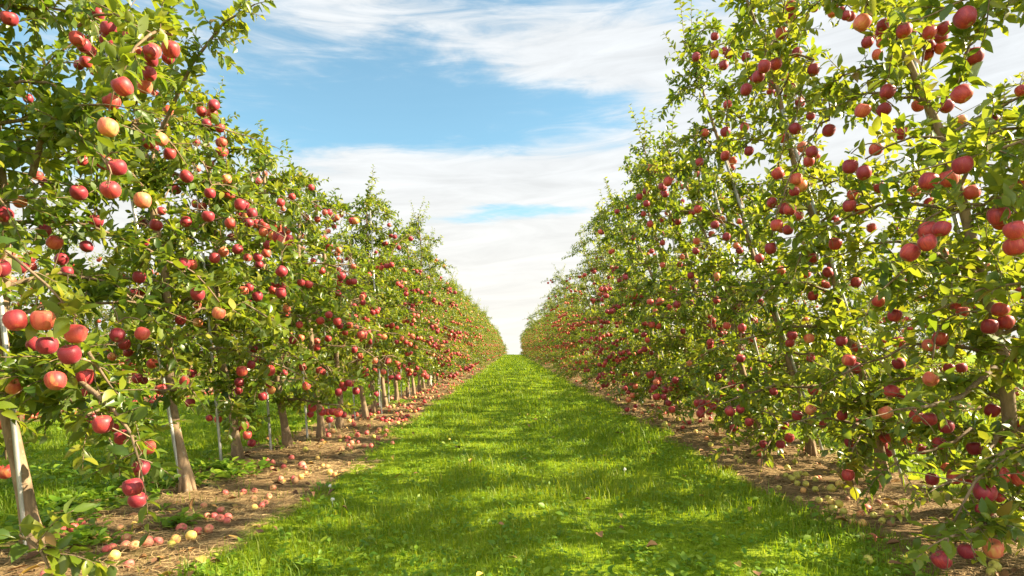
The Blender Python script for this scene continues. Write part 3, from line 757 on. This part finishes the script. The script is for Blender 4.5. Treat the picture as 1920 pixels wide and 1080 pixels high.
def place(side, x, y, label, group, indiv, sc=None):
    v = VAR[side][rs.randint(6)]
    root = obj('apple_tree', None, None, (x, y, float(gz(x, y)))); root.empty_display_size = .1
    s = rs.uniform(.9, 1.1) if sc is None else sc
    root.scale = (s * rs.uniform(.95, 1.05), s * rs.choice([-1, 1]) * rs.uniform(.95, 1.08), s)
    root.rotation_euler = (0, 0, rs.normal(0, .12))
    tag(root, label, 'apple tree', group)
    obj('trunk', v['trunk'], root); obj('crown', v['crown'], root)
    if indiv: put_apples(root, v['apples'], rs)
    else: tag(obj('fruit', v['fruit' if y < 24 else 'few'], root), kind='stuff')
    return root

TREES = {'left': [(b[0], b[1]) for b in NEAR_L], 'right': [(b[0], b[1]) for b in NEAR_R]}
for left in (True, False):
    side = 'left' if left else 'right'
    y = (NEAR_L if left else NEAR_R)[-1][1]; n = len(NEAR_L if left else NEAR_R) - 1
    end = 104 if left else 107
    while y < end:
        y += rs.uniform(.85, 1.1) if y < 40 else rs.uniform(1.0, 1.25); n += 1
        x = (-2.2 if left else 2.75) + rs.normal(0, .06)
        if y < 42:
            lab = ordinal(n) + ' apple tree from the camera in the ' + side + ' row beside the grass lane'; grp = 'apple trees in the ' + side + ' row'
        else:
            lab = 'small distant apple tree merging into the far end of the ' + side + ' row'; grp = 'distant apple trees of the ' + side + ' row'
        h = None
        if left and 13.6 < y < 14.7: h = 1.12
        place(left, x, y, lab, grp, y < 16, h)
        TREES[side].append((x, y))
        if y < 30 and rs.rand() < (.6 if left else .35):
            kk = .03 if left else .2
            b = np.array([x - .1 if left else x + .12, y - .06, -.05]); e = b + np.array([-kk * 2.9, 0, 2.9 + rs.uniform(-.2, .2)])
            stake(x, y, [b, (b + e) / 2, e], 'thin grey metal stake beside the ' + ordinal(n) + ' tree of the ' + side + ' row')
for left in (True, False):
    side = 'left' if left else 'right'
    y = 1.4 if left else 3.0
    while y < (32 if left else 24):
        y += rs.uniform(.9, 1.15)
        place(left, (ROW_L2 if left else ROW_R2) + rs.normal(0, .06), y, 'apple tree of the next row glimpsed through gaps behind the ' + side + ' row', 'apple trees behind the ' + side + ' row', False, rs.uniform(.84, .98))
for y in (160, 172, 186, 200):
    place(True, -1.9 - rs.uniform(0, .8), y, 'tiny apple tree beyond the crest at the end of the lane', 'apple trees beyond the crest', False, 1.2)

# ------------------------------------------------------------------ trellis posts and wires
def post(x, y, label, h=2.75, r=.062):
    T = Tubes(); hs = np.linspace(-.1, h, 7)
    T.add([[.01 * math.sin(z * 2), 0, z] for z in hs] + [[.0, 0, h + .012]], [r * 1.05, r, r * .98, r * .97, r * .95, r * .94, r * .92, r * .8], 12)
    tag(obj('trellis_post', T.mesh('trellis_post', M['post']), None, (x, y, float(gz(x, y)))), label, 'post', 'wooden trellis posts')
post(-2.3, 16.4, 'pale wooden trellis post rising among the left row')
post(-2.3, 30.4, 'farther pale wooden trellis post deep in the left row')
for (x, h, lab) in ((-2.52, 2.45, 'thin trellis wire running along the left row'), (2.45, 2.28, 'thin trellis wire running along the right row')):
    T = Tubes(); yy = np.arange(1.0, 46, 2.0)
    T.add(np.stack([np.full_like(yy, x), yy, h + .01 * np.sin(yy * 3)], 1), .0016, 5)
    tag(obj('trellis_wire', T.mesh('trellis_wire', M['steel'])), lab, 'wire')

# ------------------------------------------------------------------ fallen apples
FALL = []
FALL += crop(2, 0, 540, [(300,880,36),(275,895,36),(225,905,40),(155,905,30),(450,898,32),(472,935,34),(400,945,28),(420,972,30),(400,985,26),(470,972,36),(505,978,38),(430,1005,40),(483,1035,34),(555,942,32),(555,965,38),(590,952,36),(657,941,36),(717,928,38),(742,915,32),(783,906,34),(680,890,38),(652,868,30),(775,850,26),(803,848,28),(824,860,32),(855,855,30),(852,870,26),(828,830,26),(765,815,24),(845,768,20),(913,762,18),(950,785,26),(953,822,24),(955,757,22),(170,1075,30),(208,848,20),(368,927,22),(643,968,20)])
FALL += crop(2.25, 440, 600, [(85,718,30),(77,747,30),(100,745,24),(128,763,28),(82,790,30),(143,740,28),(37,722,24),(163,700,26),(185,700,24),(115,787,14),(255,675,32),(280,663,24),(247,668,24),(195,668,24),(283,614,32),(295,628,20),(160,603,24),(207,617,22),(212,600,18),(135,588,20),(298,545,24),(240,580,24),(350,580,14),(372,615,22),(390,617,20),(402,645,26),(422,655,22),(157,628,16),(300,655,14),(150,490,24),(140,505,24),(605,497,20),(575,525,20),(560,525,22),(545,525,20),(640,465,20),(637,485,18),(585,490,18),(665,515,18),(480,495,18),(488,535,18)])
FALL += crop(6.75, 600, 700, [(255,850,40),(330,805,40),(365,800,44),(460,770,44),(430,835,46),(480,860,44),(340,845,50),(490,735,30),(600,715,40),(620,660,50),(640,800,50),(685,790,46),(740,820,50),(715,745,40),(765,735,34),(830,665,50),(840,715,44),(910,690,50),(960,630,40),(990,610,40),(870,580,50),(870,635,36),(940,545,40),(985,550,36),(1075,560,40),(1150,560,30),(915,870,50),(830,770,50),(1000,580,34),(1030,560,30),(610,540,30),(690,525,40),(930,430,40),(1095,465,34),(1170,440,34),(1210,460,30),(600,900,60),(655,900,50),(545,895,50),(360,905,40),(400,925,44)])
FALL_R = crop(2, 1300, 540, [(397,790,24),(412,758,20),(390,730,22),(373,718,22),(385,700,22),(422,733,24),(458,725,20),(458,755,24),(470,797,26),(518,748,32),(547,737,28),(518,802,24),(525,820,32),(547,805,30),(565,830,26),(625,840,24),(635,873,30),(598,872,18),(742,872,28),(708,865,16),(733,838,32),(718,810,24),(693,797,24),(675,848,16),(670,935,34),(630,935,30),(655,1028,36),(1132,1050,42),(1118,1070,36),(455,880,22),(380,650,20),(385,628,18),(352,675,24),(320,745,20),(160,630,18),(175,640,20),(125,603,20),(50,570,18)])
FALL_R += crop(4.91, 1400, 760, [(450,460,44),(440,515,40),(370,580,44),(360,650,40),(405,670,40),(460,650,44),(425,690,44),(465,715,44),(490,635,40),(545,645,44),(540,715,54),(605,705,36),(635,690,40),(665,685,36),(540,425,44),(655,430,40),(470,380,36),(440,380,36),(750,840,44),(930,840,50),(1065,1055,66),(1335,1060,50),(980,1055,36),(1250,1040,40),(760,1065,44),(630,1070,44),(300,750,50)])
rows_c = []
used = []
def tryfall(x, y, r, side):
    for (a, b, q) in used:
        if (a - x) ** 2 + (b - y) ** 2 < (.9 * (q + r)) ** 2: return
    used.append((x, y, r)); rows_c.append((x, y, r, side))
for lst, side in ((FALL, 'left'), (FALL_R, 'right')):
    for (px, py, d) in lst:
        z = F * 1.0 / (py + d * .45 - HY); r = min(max(d / 2 * z / F, .02), .037)
        tryfall((px - CX) / F * z, z, r, side)
n_photo = len(rows_c)
extra = []
while len(rows_c) < 270:
    if rs.rand() < .72: y = 5.5 + 11 * rs.rand() ** 1.1; x = rs.uniform(-2.35, -1.45) + .1 * math.sin(y); side = 'left'
    else: y = 3.6 + 9 * rs.rand() ** 1.2; x = 1.95 + .9 * rs.rand() ** 1.4; side = 'right'
    tryfall(x, y, rs.uniform(.022, .034), side)
FM = {'red': apple_mesh('fallen_apple', M['fall_red'], k=12, seed=11), 'orange': apple_mesh('fallen_apple', M['fall_orange'], k=12, seed=12),
      'yellow': apple_mesh('fallen_apple', M['fall_yellow'], k=12, seed=13), 'brown': apple_mesh('fallen_apple', M['fall_brown'], k=12, seed=14, sz=.75)}
byk = {}
for (x, y, r, side) in rows_c:
    if side == 'left': colr = rs.choice(['red', 'orange', 'yellow', 'brown'], p=[.68, .18, .07, .07])
    else: colr = rs.choice(['red', 'orange', 'yellow', 'brown'], p=[.20, .16, .54, .10])
    T_ = TREES[side]; j = min(range(1, len(T_)), key=lambda q: abs(T_[q][1] - y))
    byk.setdefault((side, j, colr), []).append((x, y, r))
for (side, j, colr), L in byk.items():
    L.sort(key=lambda a: abs(a[0]))
    for q, (x, y, r) in enumerate(L):
        o = obj('fallen_apple', FM[colr], None, (x, y, float(relief(x, y)) + r * .72)); s = r / .04
        o.scale = (s, s, s); o.rotation_euler = (rs.uniform(-1.9, 1.9), rs.uniform(-1.9, 1.9), rs.uniform(0, 6.28))
        if len(L) == 1: lab = 'only ' + colr + ' fallen apple on the straw by the ' + ordinal(j) + ' tree of the ' + side + ' row'
        else: lab = colr + ' fallen apple, ' + ordinal(q + 1) + ' ' + colr + ' one from the lane by the ' + ordinal(j) + ' ' + side + ' tree'
        tag(o, lab, 'apple', 'fallen apples under the ' + side + ' row')
# the crowd of small far ones
ap = []
for _ in range(210):
    if rs.rand() < .68: y = 8 + 26 * rs.rand() ** 1.3; x = rs.uniform(-2.4, -1.45)
    else: y = 7 + 20 * rs.rand() ** 1.2; x = rs.uniform(1.9, 3.0)
    ap.append((np.array([x, y, float(gz(x, y)) + .02]), rs.uniform(.55, .85)))
for _ in range(260):
    y = rs.uniform(4.5, 14); x = rs.uniform(-7.6, -6.6); ap.append((np.array([x, y, .02]), rs.uniform(.6, .85)))
tag(obj('fallen_apples', fruit_mesh(ap, rs)), 'many small fallen apples scattered along the far strips', 'fallen apples', kind='stuff')

m_, nt_, out_ = new_mat('dead_leaf')
c_ = ramp(nt_, nd(nt_, 'ShaderNodeAttribute', attribute_name='tint').outputs['Fac'], [(0, (.10, .045, .02)), (.6, (.30, .15, .05)), (1, (.52, .38, .06))])
b_ = nd(nt_, 'ShaderNodeBsdfPrincipled', {'Base Color': c_, 'Roughness': .7}); nt_.links.new(b_.outputs[0], out_.inputs[0])
n_ = 900; y_ = 2.4 + 13 * rs.rand(n_) ** 1.5; x_ = np.where(rs.rand(n_) < .08, rs.uniform(-1.4, 1.9, n_), np.where(rs.rand(n_) < .5, rs.uniform(-2.7, -1.3, n_), rs.uniform(1.7, 3.2, n_)))
g_ = strip_mask(x_, y_) < .5
P_ = np.stack([x_, y_, relief(x_, y_) + np.where(g_, .045, .012) + rs.uniform(0, .012, n_)], 1)
A_ = np.stack([rs.normal(0, 1, n_), rs.normal(0, 1, n_), rs.normal(0, .15, n_)], 1); N_ = np.stack([rs.normal(0, .3, n_), rs.normal(0, .3, n_), np.ones(n_)], 1)
tag(obj('fallen_leaves', leaves_mesh('fallen_leaves', P_, A_, N_, rs.uniform(.035, .085, n_), rs, m_, True, .6)), 'brown and yellow fallen leaves lying on the straw and grass', 'fallen leaves', kind='stuff')
# a few white clover heads and dead leaves in the lane
m_, nt_, out_ = new_mat('clover_white'); b_ = nd(nt_, 'ShaderNodeBsdfPrincipled', {'Base Color': (.8, .78, .7, 1), 'Roughness': .8}); nt_.links.new(b_.outputs[0], out_.inputs[0])
def clover(px, py, lab):
    z = F * .97 / (py - HY); x = (px - CX) / F * z
    T = Tubes(); T.add([[0, 0, -.01], [.004, 0, .03], [.006, 0, .05]], .0012, 5)
    rr = np.random.RandomState(int(px))
    for _ in range(34):
        d = nrm(rr.normal(0, 1, 3) + [0, 0, .3]); p = np.array([.006, 0, .056]); T.add([p, p + d * .006, p + d * .013], [.0012, .0026, .001], 4)
    me = T.mesh('clover_flower', m_)
    tag(obj('clover_flower', me, None, (x, z, float(relief(x, z)))), lab, 'flower', 'white clover flowers')
clover(622, 940, 'white clover head at the left grass edge near the straw'); clover(617, 916, 'farther white clover head at the left grass edge')
clover(1170, 885, 'pale clover head in the grass right of the lane centre')

# ------------------------------------------------------------------ sky, sun
w = bpy.data.worlds.new('World'); scene.world = w; w.use_nodes = True
nt = w.node_tree; nt.nodes.clear()
out = nt.nodes.new('ShaderNodeOutputWorld')
sky = nd(nt, 'ShaderNodeTexSky', sky_type='NISHITA'); sky.sun_disc = False
sky.sun_elevation = R(SUN_EL); sky.sun_rotation = R(SUN_AZ); sky.air_density = 1.0; sky.dust_density = .6; sky.ozone_density = 2.2
tc = nd(nt, 'ShaderNodeTexCoord').outputs['Generated']
sp = nd(nt, 'ShaderNodeSeparateXYZ', {0: tc})
az = math_(nt, 'ARCTAN2', sp.outputs[0], sp.outputs[1])
rxy = math_(nt, 'SQRT', math_(nt, 'ADD', math_(nt, 'MULTIPLY', sp.outputs[0], sp.outputs[0]), math_(nt, 'MULTIPLY', sp.outputs[1], sp.outputs[1])))
el = math_(nt, 'ARCTAN2', sp.outputs[2], rxy)
def lin(a, b, ka, kb, c):   # ka*a + kb*b + c
    return math_(nt, 'ADD', math_(nt, 'ADD', math_(nt, 'MULTIPLY', a, ka), math_(nt, 'MULTIPLY', b, kb)), c)
def warp(v, n, k): return math_(nt, 'ADD', v, math_(nt, 'MULTIPLY', math_(nt, 'SUBTRACT', n, .5), k))
# streaky noise on a flat cloud layer, seen in perspective
cv = nd(nt, 'ShaderNodeCombineXYZ', {0: math_(nt, 'MULTIPLY', az, 3.0), 1: math_(nt, 'MULTIPLY', el, 11.0), 2: math_(nt, 'MULTIPLY', rxy, 1.0)}).outputs[0]
n_big = noise(nt, cv, 1.0, 6, .58, .5)
cv2 = nd(nt, 'ShaderNodeCombineXYZ', {0: math_(nt, 'MULTIPLY', lin(az, el, 1.0, .35, 0), 5.0), 1: math_(nt, 'MULTIPLY', lin(el, az, 1.0, -.06, 0), 34.0), 2: 3.0}).outputs[0]
n_str = noise(nt, cv2, 1.0, 7, .62, .8)
n_w = noise(nt, cv, 2.6, 5, .6)
azw = warp(az, n_w, .25); elw = warp(el, n_big, .13)
def blob(px, py, sx, sy, tilt, amp):
    a0 = math.atan((px - CX) / F); e0 = math.atan((HY - py) / F * math.cos(a0))
    u = lin(azw, elw, math.cos(tilt) / sx, math.sin(tilt) / sx, -(a0 * math.cos(tilt) + e0 * math.sin(tilt)) / sx)
    v = lin(azw, elw, -math.sin(tilt) / sy, math.cos(tilt) / sy, -(-a0 * math.sin(tilt) + e0 * math.cos(tilt)) / sy)
    q = math_(nt, 'ADD', math_(nt, 'MULTIPLY', u, u), math_(nt, 'MULTIPLY', v, v))
    return math_(nt, 'MULTIPLY', math_(nt, 'EXPONENT', math_(nt, 'MULTIPLY', q, -1.0)), amp)
dens = None
for b in ((880, 345, .36, .060, -.02, .95),     # broad white bank over the lane
          (960, 470, .60, .050, .0, .75), (960, 590, .9, .085, 0, 1.3),
          (1000, 70, .38, .045, -.10, .55),     # upper streak
          (1330, 120, .26, .075, -.15, .6), (1560, 330, .40, .14, 0, .9), (1850, 150, .3, .25, 0, .8),
          (330, 60, .30, .10, 0, .42), (300, 420, .35, .12, 0, .7), (640, 20, .12, .05, 0, .35),
          (760, 215, .30, .055, 0, -.30), (990, 402, .14, .016, .03, -.75), (560, 270, .16, .04, .3, -.3)):
    t = blob(*b); dens = t if dens is None else math_(nt, 'ADD', dens, t)
# outside the photographed part: noise clouds, thickened behind the camera to add fill light
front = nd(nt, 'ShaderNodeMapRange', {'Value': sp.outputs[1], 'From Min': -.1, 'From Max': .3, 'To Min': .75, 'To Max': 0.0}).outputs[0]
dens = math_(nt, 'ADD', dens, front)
dens = math_(nt, 'ADD', dens, math_(nt, 'MULTIPLY', math_(nt, 'SUBTRACT', n_str, .5), 1.15))
dens = math_(nt, 'ADD', dens, math_(nt, 'MULTIPLY', math_(nt, 'SUBTRACT', n_big, .5), .7))
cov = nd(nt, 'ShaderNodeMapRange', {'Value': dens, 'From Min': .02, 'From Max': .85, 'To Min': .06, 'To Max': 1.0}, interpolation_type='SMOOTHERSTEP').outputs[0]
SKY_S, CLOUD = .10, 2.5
lowf = nd(nt, 'ShaderNodeMapRange', {'Value': el, 'From Min': 0.0, 'From Max': .35, 'To Min': 1.0, 'To Max': 0.0}).outputs[0]
ccol = mixc(nt, lowf, (.93, .97, 1.0), (1.0, .965, .88))
shade = nd(nt, 'ShaderNodeMapRange', {'Value': n_str, 'From Min': .3, 'From Max': .7, 'To Min': .86, 'To Max': 1.05}).outputs[0]
shade = math_(nt, 'ADD', shade, math_(nt, 'MULTIPLY', lowf, .10))
cl_b = nd(nt, 'ShaderNodeMapRange', {'Value': sp.outputs[1], 'From Min': -.2, 'From Max': .35, 'To Min': 4.9, 'To Max': CLOUD}).outputs[0]   # clouds behind the camera brightened as an added soft fill light
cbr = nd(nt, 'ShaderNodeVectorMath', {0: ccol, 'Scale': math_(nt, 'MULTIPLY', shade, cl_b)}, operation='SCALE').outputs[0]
skc = mixc(nt, 1.0, sky.outputs[0], (.53, .70, .60), 'MULTIPLY')
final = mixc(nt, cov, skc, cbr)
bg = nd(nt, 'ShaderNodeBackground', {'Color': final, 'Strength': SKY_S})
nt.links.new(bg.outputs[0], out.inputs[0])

sun = bpy.data.lights.new('sun', 'SUN'); sun.energy = 4.8; sun.angle = R(.6); sun.color = (1, .86, .62)
so = obj('sun', sun)
d = Vector((math.sin(R(SUN_AZ)) * math.cos(R(SUN_EL)), math.cos(R(SUN_AZ)) * math.cos(R(SUN_EL)), math.sin(R(SUN_EL))))
so.rotation_euler = d.to_track_quat('Z', 'Y').to_euler(); so.location = (20, 5, 15)

# ------------------------------------------------------------------ camera and render settings
cam = bpy.data.cameras.new('camera'); cam.sensor_width = 36; cam.lens = 36 * F / 1920; cam.shift_y = (HY - 540) / 1920
cam.clip_start = .05; cam.clip_end = 5000
co = obj('camera', cam, None, (0, 0, CAM_H)); co.rotation_euler = (R(90), 0, 0)
scene.camera = co
scene.view_settings.view_transform = 'Standard'; scene.view_settings.look = 'None'; scene.view_settings.gamma = 1
scene.view_settings.exposure = 2.0
scene.render.engine = 'CYCLES'
cy = scene.cycles
cy.use_denoising = True
cy.max_bounces = 7; cy.diffuse_bounces = 4; cy.glossy_bounces = 2; cy.transmission_bounces = 5; cy.transparent_max_bounces = 4
cy.caustics_reflective = False; cy.caustics_refractive = False; cy.sample_clamp_indirect = 6
print('leaf faces', n_leaf, 'photo apples', len(PH), 'assigned', sum(len(v) for v in ASSIGN.values()), 'fallen', n_photo, 'objects', len(bpy.data.objects))
print({k: len(v) for k, v in ASSIGN.items()})
